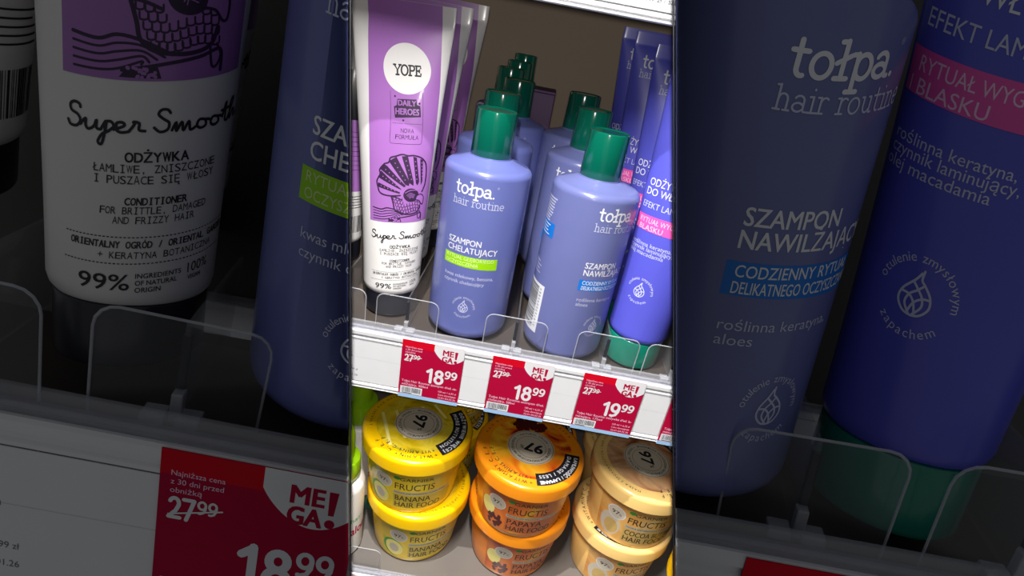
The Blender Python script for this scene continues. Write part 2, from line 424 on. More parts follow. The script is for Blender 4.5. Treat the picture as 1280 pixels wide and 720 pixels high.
# ------------------------------------------------------------------ squeeze bottles with green caps
BS = BottleSurface()
def bottle_body(parent, mat):
    bm = bmesh.new()
    prof = rounded(.032, 0, .1352, .009, .0055)
    prof = [(.0, .0015), (.016, .0012), (.0225, 0)] + prof[1:] + [(.0215, .1372), (.0175, .1388), (.0152, .1397), (.0148, .1412), (0, .1412)]
    lathe(bm, prof[1:-1], 72); return obj('body', bm, mat, parent)
def bottle_cap(parent):
    bm = bmesh.new()
    lathe(bm, [(.0120, .1405), (.0146, .1402), (.0150, .1408), (.0143, .1710), (.0141, .1719), (.0135, .1722), (.0128, .1716)], 56)
    c = obj('cap', bm, 'green_cap', parent); return c
def print_wordmark(a, x, y, w, xh, wt, m=0):
    slab(a, ['t', 'o', 'l/', 'p', 'a', '.'], x, y, w, xh, wt, m)
def shampoo_front(kind, parent, w=None):
    a = Art()
    print_wordmark(a, -.0196, .1176, .0297, .0062, .00125)
    a.text('®', .0104, .1245, .0016, m=1)
    slab(a, list('hair routine'), -.0208, .1094, .0384, .0041, .00052, 1)
    if kind == 'lime':
        a.text('SZAMPON', -.0202, .0806, .0046, .0255, bold=.012); a.text('CHELATUJĄCY', -.0202, .0745, .0046, .0385, bold=.012)
        a.text('kwas mlekowy, betaina,', -.0200, .0543, .0028, .0385, 1); a.text('czynnik chelatujący', -.0199, .0496, .0028, .0318, 1)
        emblem(a, -.0013, .0302, .0041, .0076, .0017, 1)
    else:
        a.text('SZAMPON', -.0206, .0812, .0046, .0256, bold=.012); a.text('NAWILŻAJĄCY', -.0206, .0755, .0046, .0385, bold=.012)
        a.text('roślinna keratyna,', -.0208, .0546, .0028, .0318, 1); a.text('aloes', -.0208, .0507, .0028, .0093, 1)
        emblem(a, -.0018, .0330, .0041, .0076, .0017, 1)
    fine = [(.0360+.0007*i, .0560-.0013*i) for i in range(18)]
    for x, y in fine: a.rect(.0392-.0003, .0425, y-.0002, y+.0001, 1)
    a.build('front_print', BS, ['white_ink', 'soft_ink'], parent, w)
    a = Art(); a.quad([(-.0222, .0636), (.0198, .0628), (.0194, .0717), (-.0222, .0722)], 0, 0, 16)
    if kind == 'lime':
        a.text('RYTUAŁ GŁĘBOKIEGO', -.0205, .0686, .0028, .0372, 1); a.text('OCZYSZCZENIA', -.0205, .0645, .0028, .0258, 1)
        a.build('lime_band', BS, ['lime_band', 'lime_ink'], parent, w)
    else:
        a.text('CODZIENNY RYTUAŁ', -.0198, .0683, .0031, .0352, 1, bold=.006); a.text('DELIKATNEGO OCZYSZCZANIA', -.0198, .0641, .0031, .0385, 1, bold=.006)
        a.build('blue_band', BS, ['blue_band', 'white_ink'], parent, w)
def shampoo_back(parent):
    a = Art(); r = random.Random(5)
    for i in range(9):
        y = .1222-.0021*i; a.rect(-.0845+.002*r.random(), -.0518-.0008*i-.003*r.random(), y-.0005, y+.0005, 2, 1)
    a.rect(-.088, -.0508, .0938, .1047, 1, 0)
    for i in range(4): a.rect(-.083, -.055-.004*r.random(), .1022-.0023*i, .1029-.0023*i, 0, 1)
    for i in range(4): a.rect(-.085, -.056-.005*r.random(), .0720-.0028*i, .0727-.0028*i, 2, 1)
    a.rect(-.0855, -.0476, .0158, .0562, 0, 0)
    a.barcode(-.083, -.0535, .0185, .0545, 3, 1, True)
    for i in range(13): a.text('5907500093884'[i], -.0500, .0205+.0026*i, .0022, m=3, rot=math.pi/2)
    return a.build('back_label', BS, ['label_white', 'blue_band', 'soft_ink', 'ink'], parent)
def make_bottle(kind, label, mat, group=None):
    t = thing('shampoo_bottle', label, 'bottle', mat, group)
    bottle_body(t, 'peri' if kind == 'lime' else 'grey_peri'); bottle_cap(t); shampoo_front(kind, part(t, 'body')); shampoo_back(part(t, 'body'))
    return t

# ------------------------------------------------------------------ tubes that stand on their caps
def tube_body(S, parent, mat, name='body'):
    bm = bmesh.new(); n = 64; rings = []
    zs = [S.hc, S.hc+.001, S.hc+.0025, S.hc+.005] + [S.hc+.005+(S.H-S.crimp-S.hc-.005)*(i/130) for i in range(1, 131)] + [S.H-S.crimp+.0006, S.H-.0003, S.H]
    for k, z in enumerate(zs):
        sh = [.84, .92, .97, 1.][k] if k < 4 else 1.
        a, b = S.a(z)*sh, S.b(z)*sh
        rings.append([bm.verts.new((a*math.cos(2*math.pi*i/n), b*math.sin(2*math.pi*i/n), z)) for i in range(n)])
    for p, q in zip(rings, rings[1:]):
        for i in range(n): bm.faces.new((p[i], p[(i+1) % n], q[(i+1) % n], q[i]))
    bm.faces.new(rings[0][::-1]); bm.faces.new(rings[-1])
    return obj(name, bm, mat, parent)
def tube_cap(S, parent, mat, k=.93):
    bm = bmesh.new(); r = S.r*k
    lathe(bm, rounded(r, 0, S.hc+.0006, .0022, .0008, 5), 56); return obj('cap', bm, mat, parent)
YS = TubeSurface(.0225, .0186, .2284, .0714, 1.4)
def yu(v): return float(np.interp(v, [.03, .05, .08, .146, .161, .187, .226], [.0105, .011, .0095, .0097, .0088, .0062, .0008]))
TILT = .06     # the label is glued a touch askew
def make_white_tube(label, mat, group=None):
    t = thing('conditioner_tube', label, 'tube', mat, group)
    tube_body(YS, t, 'white_tube'); tube_cap(YS, t, 'black_cap'); white_prints(part(t, 'body'))
    return t
def white_prints(t, w2=lambda u, v: (u, v)):
    a = Art(); v = []; f = []; ny, nx = 120, 20                                    # lilac panel
    for j in range(ny+1):
        z = .0792+(.2283-.0792)*j/ny
        l = float(np.interp(z, [.0792, .176, .2284], [-.0146, -.0204, -.0245])); r = float(np.interp(z, [.0792, .176, .2284], [.0325, .0300, .0262]))
        for i in range(nx+1): u = l+(r-l)*i/nx; v.append((u, min(.2283, z+TILT*u*(1-j/ny))))
    for j in range(ny):
        for i in range(nx): q = j*(nx+1)+i; f.append((q, q+1, q+nx+2, q+nx+1))
    a.add(v, f, 0, 0); a.build('lilac_panel', YS, ['purple'], t, w2)
    w = lambda u, v: w2(u+yu(v), v+TILT*(u+yu(v)-.004))
    a = Art(); a.disc(0, .1868, .0163, m=0, lev=1, n=64, rings=8)                    # round badge
    slab(a, list('YOPE'), -.0088, .1826, .0186, .0047, .0011, 1, 2); a.build('round_badge', YS, ['white_tube', 'ink'], t, w)
    a = Art()                                                                      # boxed claim
    x0, x1, y0, y1, rr = -.0117, .0107, .1372, .172, .0016
    a.stroke([(x0, y1), (x0, y0+rr)]+[(x0+rr-rr*math.cos(q), y0+rr-rr*math.sin(q)) for q in (.4, .8, 1.2)]+[(x0+rr, y0), (x1-rr, y0)]+[(x1-rr+rr*math.sin(q), y0+rr-rr*math.cos(q)) for q in (.4, .8, 1.2)]+[(x1, y0+rr), (x1, y1)], .00028, 0)
    blob = [(-.0068, .1672), (.0062, .1676), (.0066, .1640), (.0088, .1634), (.0094, .1560), (-.0086, .1546), (-.0094, .1620), (-.0074, .1630)]
    a.poly(blob, 0, 1); a.text('DAILY', -.0002, .1630, .0036, .0122, 1, .03, 'c', lev=2); a.text('HEROES', -.0001, .1571, .0041, .0162, 1, .03, 'c', lev=2)
    for sx, sy in ((-.0085, .1688), (.0083, .1650), (-.0028, .1532)): a.disc(sx, sy, .0008, m=0, lev=1, n=5, rings=1)
    for i in range(22): a.rect(-.0103+.00095*i, -.0103+.00095*i+.0006, .15085, .15125, 0)
    a.mono('NOWA', .0002, .1448, .0031, .0095); a.mono('FORMUŁA', .0002, .1404, .0031, .0165)
    a.build('claim_print', YS, ['plum_ink', 'purple'], t, w)
    bird(t, w2)
    a = Art(); script(a, -.0222, .0668, .0465)                                        # lower text block
    a.mono('ODŻYWKA', 0, .0591, .0025, .0158, bold=.022); a.mono('ŁAMLIWE, ZNISZCZONE', 0, .0563, .0021, .0315); a.mono('I PUSZĄCE SIĘ WŁOSY', 0, .0535, .0021, .0310)
    a.mono('CONDITIONER', 0, .0481, .0019, .0155, bold=.022); a.mono('FOR BRITTLE, DAMAGED', 0, .0457, .0019, .0272); a.mono('AND FRIZZY HAIR', 0, .0432, .0019, .0206)
    for yy in (.0395, .0325):
        for i in range(44): a.rect(-.0225+.00102*i, -.0225+.00102*i+.00062, yy, yy+.00026, 0)
    a.mono('ORIENTALNY OGRÓD / ORIENTAL GARDEN', .0012, .0368, .0018, .0440, bold=.02); a.mono('+ KERATYNA BOTANICZNA', .002, .0340, .0018, .0305)
    a.text('99%', -.0178, .0256, .0042, .0128, bold=.008)
    for i, s in enumerate(('INGREDIENTS', 'OF NATURAL', 'ORIGIN')): a.text(s, -.0036, .0287-.0019*i, .0013, .0011*len(s)*.95, bold=.01)
    a.text('100%', .0098, .0282, .0027, .0068); a.text('VEGAN', .0100, .0262, .0012, .0042, bold=.01)
    a.build('lower_print', YS, ['ink'], t, w)
def script(a, x, y, w, m=0):
    """the two handwritten words"""
    S = [[(9, 21), (8, 24), (4, 25), (1, 22), (2, 17), (7, 14), (9, 9), (6, 4), (1, 4), (-1, 8)],
         [(9, 6), (13, 12), (13, 6), (15, 3), (19, 6), (21, 12), (21, 5), (24, 4)], [(24, 4), (28, 12), (25, -8), (22, -7), (25, 0), (29, 3), (33, 8), (31, 12), (27, 11), (27, 5)], [(33, 5), (40, 9), (39, 12), (35, 11), (35, 5), (38, 3), (43, 4)],
         [(43, 4), (47, 11), (46, 13), (50, 12), (50, 6), (54, 5)],
         [(71, 21), (69, 24), (65, 24), (63, 20), (66, 16), (70, 12), (69, 6), (64, 4), (60, 8)],
         [(72, 5), (75, 12), (75, 4), (79, 12), (80, 4), (84, 12), (85, 4), (89, 6)], [(97, 11), (92, 12), (90, 7), (93, 4), (97, 6), (97, 11), (101, 10)], [(108, 11), (103, 12), (101, 7), (104, 4), (108, 6), (108, 11), (112, 10)],
         [(112, 9), (116, 22), (115, 6), (118, 4)], [(111, 15), (121, 16)], [(118, 5), (125, 20), (124, 23), (121, 18), (121, 4), (125, 11), (127, 10), (127, 4), (131, 6)]]
    k = w/131
    for s in S: a.curve([(x+px*k, y+(py-4)*k*.78) for px, py in s], .00072, m)
def bird(t, w2):
    """crested bird, drawn in plum strokes on the lilac panel; coordinates as on the sketch, then placed on the tube"""
    import itertools
    P0, P1, P2 = (10, 327), (380, 458), (222, 85)
    U0, U1, U2 = (-.0097, .1062), (.0257, .0970), (.0082, .1302)
    A = np.array([[*P0, 1], [*P1, 1], [*P2, 1]], float); cu = np.linalg.solve(A, [U0[0], U1[0], U2[0]]); cv = np.linalg.solve(A, [U0[1], U1[1], U2[1]])
    g = lambda x, y: (cu[0]*x+cu[1]*y+cu[2], cv[0]*x+cv[1]*y+cv[2])
    a = Art(); G = lambda pts: [g(*p) for p in pts]
    crest = [(15, 340), (10, 300), (38, 245), (36, 210), (75, 165), (110, 150), (125, 115), (170, 100), (215, 86), (260, 95), (300, 93), (345, 105), (375, 125), (400, 165), (405, 250), (395, 330), (370, 385)]
    base = [(120, 405), (60, 400), (25, 375)]
    a.curve(G(base[::-1][:1]+[(15, 340)]+crest[1:]), .0011, 0); a.curve(G([(15, 340), (30, 385), (70, 405), (130, 410), (195, 405)]), .0011, 0)
    dark = [[(30, 275), (45, 215), (200, 350), (205, 362)], [(40, 205), (75, 165), (100, 180), (240, 330), (225, 340)], [(112, 140), (172, 105), (270, 300), (262, 330), (235, 320)], [(212, 100), (258, 98), (300, 300), (298, 330), (270, 310)],
            [(298, 100), (325, 110), (345, 300), (330, 330), (318, 310)], [(352, 120), (375, 130), (372, 300), (358, 330)], [(15, 345), (20, 310), (195, 380), (190, 392)]]
    for q in dark: a.poly(G(q), 0, 1)
    for q in dark:
        (x0, y0), (x1, y1) = ((q[0][0]+q[1][0])/2, (q[0][1]+q[1][1])/2), q[-2]
        for k in range(1, 6): s = k/6.5; a.disc(*g(x0+(x1-x0)*s, y0+(y1-y0)*s), .00042, m=1, lev=2, n=6, rings=1)
    a.disc(*g(278, 405), .0064, .0058, 1, 1, n=30); a.disc(*g(280, 405), .0057, .0051, 0, 2, n=30)
    for k in range(4): a.curve([g(245+8*k, 405+9*k), g(275, 388+10*k), g(310-4*k, 405+8*k)], .00032, 1, 3)
    a.curve(G([(235, 385), (280, 365), (350, 372)]), .0005, 1, 3)
    a.add(G([(330, 410), (360, 402), (385, 430), (380, 480), (365, 485), (345, 455), (318, 445)]), [(0, 1, 2, 3, 4, 5, 6)], 1, 3); a.curve(G([(330, 410), (360, 402), (385, 430), (380, 480), (365, 485), (345, 455), (318, 445)]), .0007, 0, 4)
    for row in range(5):
        for k in range(9):
            x, y = 150+row*9+k*(24-row), 430+row*26+8*math.sin(k*.8)
            if row < 2 and k > 2 and k < 7: continue
            a.curve(G([(x-11, y-9), (x-9, y+9), (x+9, y+9), (x+11, y-9)]), .0005, 0, 1, 4)
    a.curve(G([(125, 410), (140, 470), (150, 520), (190, 550), (270, 560), (330, 545), (352, 500)]), .0011, 0)
    a.curve(G([(110, 410), (160, 420), (205, 440)]), .0009, 0)
    for k in range(5): a.curve(G([(-30, 512+22*k), (40, 522+20*k), (90, 508+22*k), (150, 520+14*k), (230-20*k, 560+6*k)]), .0006 if k else .0009, 0)
    a.curve(G([(100, 600), (200, 585), (300, 572), (360, 560), (362, 618)]), .0009, 0)
    a.add(G([(92, 618), (115, 590), (190, 586), (200, 622)]), [(0, 1, 2, 3)], 0, 1)
    r = random.Random(2)
    for k in range(22): a.disc(*g(112+r.random()*76, 592+r.random()*26), .0005, m=1, lev=2, n=6, rings=1)
    a.curve(G([(330, 545), (335, 600), (350, 602), (362, 575), (350, 545)]), .0007, 0)
    a.build('bird_print', YS, ['plum_ink', 'purple'], t, w2)
TS = TubeSurface(.0238, .0221, .2285, .0747, 1.41)
def make_violet_tube(label, mat, group=None):
    t = thing('conditioner_tube', label, 'tube', mat, group)
    tube_body(TS, t, 'violet'); tube_cap(TS, t, 'teal_cap', .95); violet_prints(part(t, 'body'))
    return t
def violet_prints(t, w2=lambda u, v: (u, v)):
    w = lambda u, v: w2(u-.0125, v); a = Art()
    print_wordmark(a, -.0150, .2030, .0297, .0066, .0013); slab(a, list('hair routine'), -.0160, .1955, .0384, .0042, .0006, 1)
    a.text('ODŻYWKA', -.0190, .1420, .0052, .0290); a.text('DO WŁOSÓW', -.0197, .1352, .0052, .0390)
    a.text('EFEKT LAMINOWANIA', -.0203, .1262, .0044, .0520, 1)
    a.text('roślinna keratyna,', -.0210, .0990, .0031, .0322, 1); a.text('czynnik laminujący,', -.0212, .0957, .0031, .0340, 1); a.text('olej macadamia', -.0220, .0922, .0031, .0290, 1)
    emblem(a, -.0022, .0653, .0046, .0088, .0019, 1); a.build('front_print', TS, ['white_ink', 'soft_ink'], t, w)
    a = Art(); a.quad([(-.0228, .1102), (.030, .1096), (.030, .1214), (-.0232, .1209)], 0, 0, 18)
    a.text('RYTUAŁ WYGŁADZENIA', -.0192, .1157, .0038, .0470, 1); a.text('I BLASKU', -.0210, .1105, .0038, .0215, 1)
    a.build('pink_band', TS, ['pink_band', 'pink_ink'], t, w)

# ------------------------------------------------------------------ hair-mask jars
RL, HL, JH = .0535, .0164, .0765
JS = ConeSurface(.0430, .004, .0495, JH-HL)
def make_jar(flavour, words, label, mat, group=None, rot=0., arc_a=(40, -50), flip=1):
    t = thing('hair_mask_jar', label, 'jar', mat, group)
    bm = bmesh.new(); lathe(bm, [(.038, .0006), (.0400, 0), (.0420, .0012), (.0430, .004), (.0495, JH-HL), (.0490, JH-HL+.001), (.046, JH-.004)], 72); jb = obj('jar_body', bm, flavour+'_jar', t)
    bm = bmesh.new(); lathe(bm, [(.0500, JH-HL-.0002), (.0525, JH-HL-.0004), (RL, JH-HL+.0008), (RL, JH-.0042)]+[(RL-.0042+.0042*math.cos(q), JH-.0042+.0042*math.sin(q)) for q in (.4, .8, 1.2, 1.57)]+[(.047, JH)], 80); ld = obj('lid', bm, flavour, t)
    pic = {'yellow': ('yellow_pic', 'yellow_body', 'olive'), 'orange': ('orange_pic', 'orange_body', 'rust'), 'cream': ('cream_pic', 'cream_body', 'tan')}[flavour]
    a = Art(); F = FlatSurface(JH); A = math.radians
    a.disc(0, 0, .0405, m=0, lev=0, n=64, rings=5)
    if flavour == 'orange':
        r = random.Random(8)
        for k in range(60): q = r.random()*6.28; d = r.random()**.6; a.disc(-.004+.016*d*math.cos(q), .0305+.0085*d*math.sin(q), .0022+.0012*r.random(), m=5, lev=.2+.005*k, n=7, rings=1)
    if flavour == 'yellow':
        for k in range(5): a.stroke([(-.037+.012*k, .006+.006*k), (-.020+.011*k, -.034+.012*k)][:2], .0030, 6, .3)
    a.disc(0, 0, .0232, m=1, lev=1, n=56, rings=3); a.disc(0, 0, .0225, m=2, lev=2, n=56, rings=1, r0=.965); a.disc(0, 0, .0150, m=2, lev=3, n=48, rings=1, r0=.96)
    a.arc_text('SKŁADNIKÓW POCHODZENIA NATURALNEGO', 0, 0, .0172, A(rot+200), A(rot-20), .0024, 3, .01, 4)
    a.arc_text('• NATURAL ORIGIN •', 0, 0, .0172, A(rot-30), A(rot-150), .0024, 3, .01, 4)
    c, s = math.cos(A(rot)), math.sin(A(rot)); pl = lambda x, y: (x*c-y*s, x*s+y*c)
    x, y = pl(-.0118, -.0058); a.text('97', x, y, .0118, .0175, 3, .03, rot=A(rot), lev=4); x, y = pl(.0066, .0008); a.text('%', x, y, .0042, None, 3, .01, rot=A(rot), lev=4)
    a.disc(0, 0, .0480, m=3, lev=1, a0=A(arc_a[1]), a1=A(arc_a[0]), r0=.70, n=30, rings=3)
    l1, l2 = words[2]
    a.arc_text(l1, 0, 0, .0428, A(arc_a[0]-4), A(arc_a[1]+4), .0036, 4, .03, 3)
    a.arc_text(l2, 0, 0, .0362, A(arc_a[0]-4), A(arc_a[1]+4), .0036, 4, .03, 3)
    a.arc_text('+WITAMINY C, E, F', 0, 0, .0435, A(arc_a[1]-4), A(arc_a[1]-86), .0036, 3, .01, 2, False)
    a.arc_text('+VITAMINS C, E, F', 0, 0, .0375, A(arc_a[1]-4), A(arc_a[1]-86), .0036, 3, .01, 2, False)
    a.arc_text(words[3], 0, 0, .0445, A(arc_a[1]-110), A(arc_a[1]-250), .0026, 3, .0, 2, False)
    a.build('lid_print', F, [pic[0], 'badge', 'badge_ring', 'ink', 'label_white', 'seed_brown', 'pale_yellow'], ld)
    a = Art()                                                                       # wrap-around label
    a.quad([(-.044, .006), (.052, .006), (.052, .0575), (-.044, .0575)], 0, 0, 30)
    r = random.Random(len(flavour))                                                 # fruit picture left of the text
    if flavour == 'yellow': a.disc(-.030, .0200, .0125, .0135, 5, .3, n=28, rings=2); a.disc(-.0285, .0195, .0110, .0120, 8, .5, n=28, rings=2); a.disc(-.0285, .0195, .0060, .0066, 3, .7, n=20, rings=1)
    elif flavour == 'orange':
        a.disc(-.034, .0300, .0085, .0110, 8, .3, n=20, rings=2)
        for k in range(26): a.disc(-.024+.010*(r.random()-.5)*1.6, .0145+.011*(r.random()-.5)*1.5, .0022, .0024, 7, .5+.01*k, n=8, rings=1)
    else: a.disc(-.028, .0220, .0120, .0150, 3, .3, n=24, rings=2); a.disc(-.026, .0200, .0080, .0100, 1, .5, n=24, rings=2)
    a.rect(-.012, .052, .0085, .0275, 1, 1)
    a.rect(-.012, .048, .0285, .0322, 2, 1)
    a.disc(-.0235, .0415, .0098, .0088, 6, 1, n=32, rings=2); a.disc(-.0235, .0415, .0090, .0080, 3, 2, n=32, rings=2); a.text('97', -.0245, .0392, .0046, .0078, 4, .015, 'c', lev=3); a.text('%', -.0190, .0392, .003, None, 4, 0, 'c', lev=3)
    a.disc(-.0085, .0505, .0034, .0022, 5, 1, n=14, rings=1); a.text('GARNIER', -.0055, .0478, .0042, .0330, 4, .005, lev=1)
    a.text('FRUCTIS', -.0105, .0352, .0086, .0400, 4, .004, lev=1)
    a.text('MASKA DO WŁOSÓW / HAIR MASK', -.0105, .0294, .0019, .0540, 4, .0, lev=2)
    a.text(words[0], -.0100, .0188, .0072, words[1], 4, .012, lev=2); a.text('HAIR FOOD', -.0100, .0096, .0072, .0500, 4, .012, lev=2)
    a.build('front_label', JS, [pic[1], pic[2], 'silver', 'badge', 'brown_ink', 'leaf', 'label_white', 'seed_brown', 'pale_yellow'], jb)
    return t
BANANA = ('BANANA', .0375, ('ODŻYWIENIE WIĘCEJ', 'MORE NUTRITION'), '3 USAGES HAIR MASK / 3 SPOSOBY UŻYCIA')
PAPAYA = ('PAPAYA', .0375, ('ŁAMLIWOŚĆ / ŁAMANIE', 'DAMAGE / LESS'), 'HAIR MASK / 3 USAGES / MASKA')
COCOA = ('COCOA BUTTER', .0560, ('WYGŁADZENIE', 'SMOOTHING'), 'MASKA 3 SPOSOBY UŻYCIA / HAIR FOOD COCOA')
# ------------------------------------------------------------------ shelves, price rails, dividers, tickets
def make_shelf(label, mat, x0, x1, deck='deck', depth=.46, lip=True, slope=SLOPE, drop=0.):
    t = thing('shelf', label, 'shelf', mat)
    bm = bmesh.new(); z = lambda y: slope*(y-.0375)-.0006-drop
    prism(bm, [(.0015, -.0016-drop), (.0375, -.0006-drop), (depth, z(depth)), (depth, z(depth)-.012), (.02, -.02-drop), (.0045, -.02-drop)], x0, x1); obj('deck', bm, deck, t)
    bm = bmesh.new()
    prism(bm, [(.0045, -.0012), (-.0022, -.0012), (-.0030, -.0022), (-.0030, -.0050), (-.0018, -.0058), (-.0018, -.0074), (-.0026, -.0080), (-.0026, -.0092), (-.0005, -.0100), (-.0005, -.0500),
               (-.0024, -.0508), (-.0030, -.0518), (-.0030, -.0528), (-.0016, -.0534), (-.0016, -.0540), (-.0028, -.0546), (-.0028, -.0552), (-.0020, -.0558), (.0045, -.0558)], x0, x1); obj('price_rail', bm, 'rail', t, False)
    if lip:
        bm = bmesh.new(); box(bm, x0, x1, .0008, .0030, -.0012, .0052, .0004); box(bm, x0, x1, -.0012, .0018, -.0012, .0018, .0004); obj('clear_lip', bm, 'clear_lip', t)
    return t
def make_divider(label, mat, x, w=.0445, h=.0305, group='clear shelf dividers', wall=.2, stem=0.):
    t = thing('shelf_divider', label, 'divider', mat, group)
    r = .006; out = [(x-w/2, .0)] + [(x-w/2+r-r*math.cos(q), h-r+r*math.sin(q)) for q in (0, .4, .8, 1.2, 1.57)] + [(x+w/2-r+r*math.sin(q), h-r+r*math.cos(q)) for q in (0, .4, .8, 1.2, 1.57)] + [(x+w/2, 0)]
    bm = bmesh.new(); a = [bm.verts.new((p, .0032, q)) for p, q in out]; b = [bm.verts.new((p, .0044, q)) for p, q in out]
    bm.faces.new(a); bm.faces.new(b[::-1]); n = len(out)
    for i in range(n): bm.faces.new((a[i], b[i], b[(i+1) % n], a[(i+1) % n]))
    fp = obj('front_plate', bm, 'clear', t, False)
    bm = bmesh.new(); tube_path(bm, [(p, .0038, q) for p, q in out], .00042, 6); obj('plate_rim', bm, 'clear_rim', fp)
    sx = x+stem
    bm = bmesh.new(); box(bm, sx-.0012, sx+.0012, .0046, .0062, .0105, .0262, .0002); obj('dark_insert', bm, 'stem', t, False)
    bm = bmesh.new(); box(bm, sx-.0006, sx+.0006, .0046, wall, .0008+.0, .0295); obj('side_wall', bm, 'clear_side', t, False)
    bm = bmesh.new(); box(bm, sx-.0085, sx-.0022, -.0002, .0066, .0012, .0042, .0006); box(bm, sx+.0006, sx+.0070, -.0002, .0066, .0010, .0040, .0006); box(bm, sx-.0016, sx+.0016, .0024, .0066, .0012, .0100, .0005); obj('foot_clip', bm, 'clear_rim', t, False)
    return t
CS = CardSurface()
TW, TZ0, TZ1 = .0488, -.0014, -.0528
def make_ticket(label, mat, x, old, new, lines, group='red price tickets'):
    """raspberry ticket with a round white corner, x is its left edge"""
    t = thing('price_tag', label, 'price tag', mat @ Matrix.Translation((x, -.0034, 0)), group)
    bm = bmesh.new(); box(bm, 0, TW, 0, .0003, TZ1, TZ0); cd_ = obj('card', bm, 'card_red', t, False)
    a = Art(); a.rect(0, TW, TZ0-.0068, TZ0, 0, 0, .01); a.build('bright_stripe', CS, ['card_bright'], cd_)
    bm = bmesh.new(); box(bm, 0, TW, 0, .0003, TZ1-.0034, TZ1); obj('blue_stripe', bm, 'card_blue', t, False)
    a = Art(); cx, cz, rr = TW*.775, TZ0-.0006, .0196                                  # white corner with the shout
    pts = [(TW*.515, TZ0)]
    for i in range(25):
        q = math.radians(190+(350-190)*i/24); px, pz = TW*.765+rr*.66*math.cos(q), -.0062+rr*.78*math.sin(q); pts.append((min(px, TW+.0001), pz))
    pts = [(TW*.515, TZ0)]+[(TW*.515+(TW*.485)*i/24, TZ0-.0040-.0112*math.sin(math.pi*min(1., (i/24)*.86+.02))**.7) for i in range(25)]+[(TW, TZ0)]
    a.poly(pts, 0, 1)
    a.text('ME', TW*.660, -.0098, .0050, .0082, 1, .035, lev=2); a.text('GA', TW*.655, -.0158, .0050, .0084, 1, .035, lev=2)
    a.quad([(TW*.857, -.0118), (TW*.886, -.0118), (TW*.898, -.0050), (TW*.850, -.0050)], 1, 2, 1); a.disc(TW*.871, -.0143, .0013, m=1, lev=2, n=16, rings=1)
    a.build('white_corner', CS, ['card_white', 'card_red'], cd_)
    a = Art(); W = 0
    for i, s in enumerate(('Najniższa cena', 'z 30 dni przed', 'obniżką')): a.text(s, .0028, -.0084-.0024*i, .0015, (.0132, .0130, .0078)[i], 1)
    digits(a, old, .0026, -.0206, .0062, .17, W, 1, .82); digits(a, '99', .0098, -.0182, .0038, .17, W, 1, .95); a.stroke([(.0028, -.0196), (.0160, -.0164)], .00045, W, 2)
    digits(a, new, TW*.43, -.0374, .0128, .185, W, 1, .86); digits(a, '99', TW*.735, -.0312, .0072, .185, W, 1, .95)
    a.text(lines[0], .0020, -.0408, .0022, TW*.92, 1, .004); a.text(lines[1], .0020, -.0440, .0022, .0215, 1, .004)
    a.rect(.0014, .0192, -.0524, -.0452, W, 1); a.barcode(.0028, .0182, -.0508, -.0462, 2, 2); a.rect(.003, .011, -.0520, -.0514, 2, 2)
    for i, s in enumerate(('100 ml = 6,33 zł', 'Cena obowiązuje', '22.01-04.02.26')): a.text(s, TW*.96, -.0456-.0030*i, .0017, .0145, 1, 0, 'r')
    a.build('price_print', CS, ['label_white', 'pink_ink', 'ink'], cd_)
    return t
def make_paper(label, mat, x0, x1, seed, words=(), group='white paper rail strips'):
    t = thing('paper_strip', label, 'price tag', mat @ Matrix.Translation((0, -.0022, 0)), group)
    bm = bmesh.new(); box(bm, x0, x1, 0, .0003, -.0496, -.0100); pp = obj('paper', bm, 'card_white', t, False)
    a = Art(); a.rect(x0, x1, -.0262-.0002, -.0262, 1, 0, .02)
    for s, x, y, cap in words: a.text(s, x, y, cap, m=0, al='r')
    a.build('paper_print', CS, ['grey_ink', 'card_line'], pp)
    return t

I4 = Matrix.Identity(4)
# ------------------------------------------------------------------ middle bay: shelves
make_shelf('brown shelf with white price rail carrying the bottles and tubes', I4, -.24, .28)
make_shelf('upper shelf, only its white rail edge shows at the top', T(0, 0, .2966), -.17, .16, lip=False)
make_shelf('lower grey shelf under the round jars', T(0, 0, -.287), -.24, .34, 'deck_grey', slope=0.)
x1, x2, x3, x4 = -.0750, -.0042, .0676, .1392
L0 = ('Tołpa Hair Routine szampon d/wł. na-', 'wilżający, 300ml'); L1 = ('Tołpa Hair Routine szampon d/wł.', 'chelatujący, 300ml'); L2 = ('Tołpa Hair Routine odżywka d/wł. la-', 'minująca, 175ml')
make_ticket('red 18.99 price ticket under the lime-banded bottle', I4, x1, '27', '18', L0)
make_ticket('red 18.99 price ticket under the blue-banded bottle', I4, x2, '27', '18', L1)
make_ticket('red 19.99 price ticket under the violet tubes', I4, x3, '27', '19', L2)
make_ticket('red price ticket cut off by the right partition', I4, x4, '27', '19', L2)
make_paper('blank white paper between the two 18.99 tickets', I4, x1+TW+.0004, x2-.0004, 1)
make_paper('blank white paper between the 18.99 and 19.99 tickets', I4, x2+TW+.0004, x3-.0004, 2)
make_paper('blank white paper right of the 19.99 ticket', I4, x3+TW+.0004, x4-.0004, 3)
make_paper('white paper strip left of the red tickets with grey figures', I4, -.1400, x1-.0004, 4, (('szampon', -.1138, -.0270, .0022), ('3,99 zł', -.1092, -.0395, .0019), ('22.01.26', -.1092, -.0450, .0019), ('50', -.1160, -.0180, .0040)))
make_paper('white paper ticket with grey print on the upper rail', T(0, 0, .2966), -.02, .12, 5, (('1,49 zł / szt.', .062, -.0455, .0030), ('22.01.26', .094, -.0455, .0036)))
for x, lb in ((-.1312, 'clear divider at the left partition, half hidden'), (-.0752, 'clear divider between white tube and lime-banded bottle'), (.0092, 'clear divider between the two periwinkle bottles'), (.0805, 'clear divider in front of the violet tube and blue-banded bottle'), (.1345, 'clear divider at the right partition, half hidden')):
    make_divider(lb, I4, x, .0475)
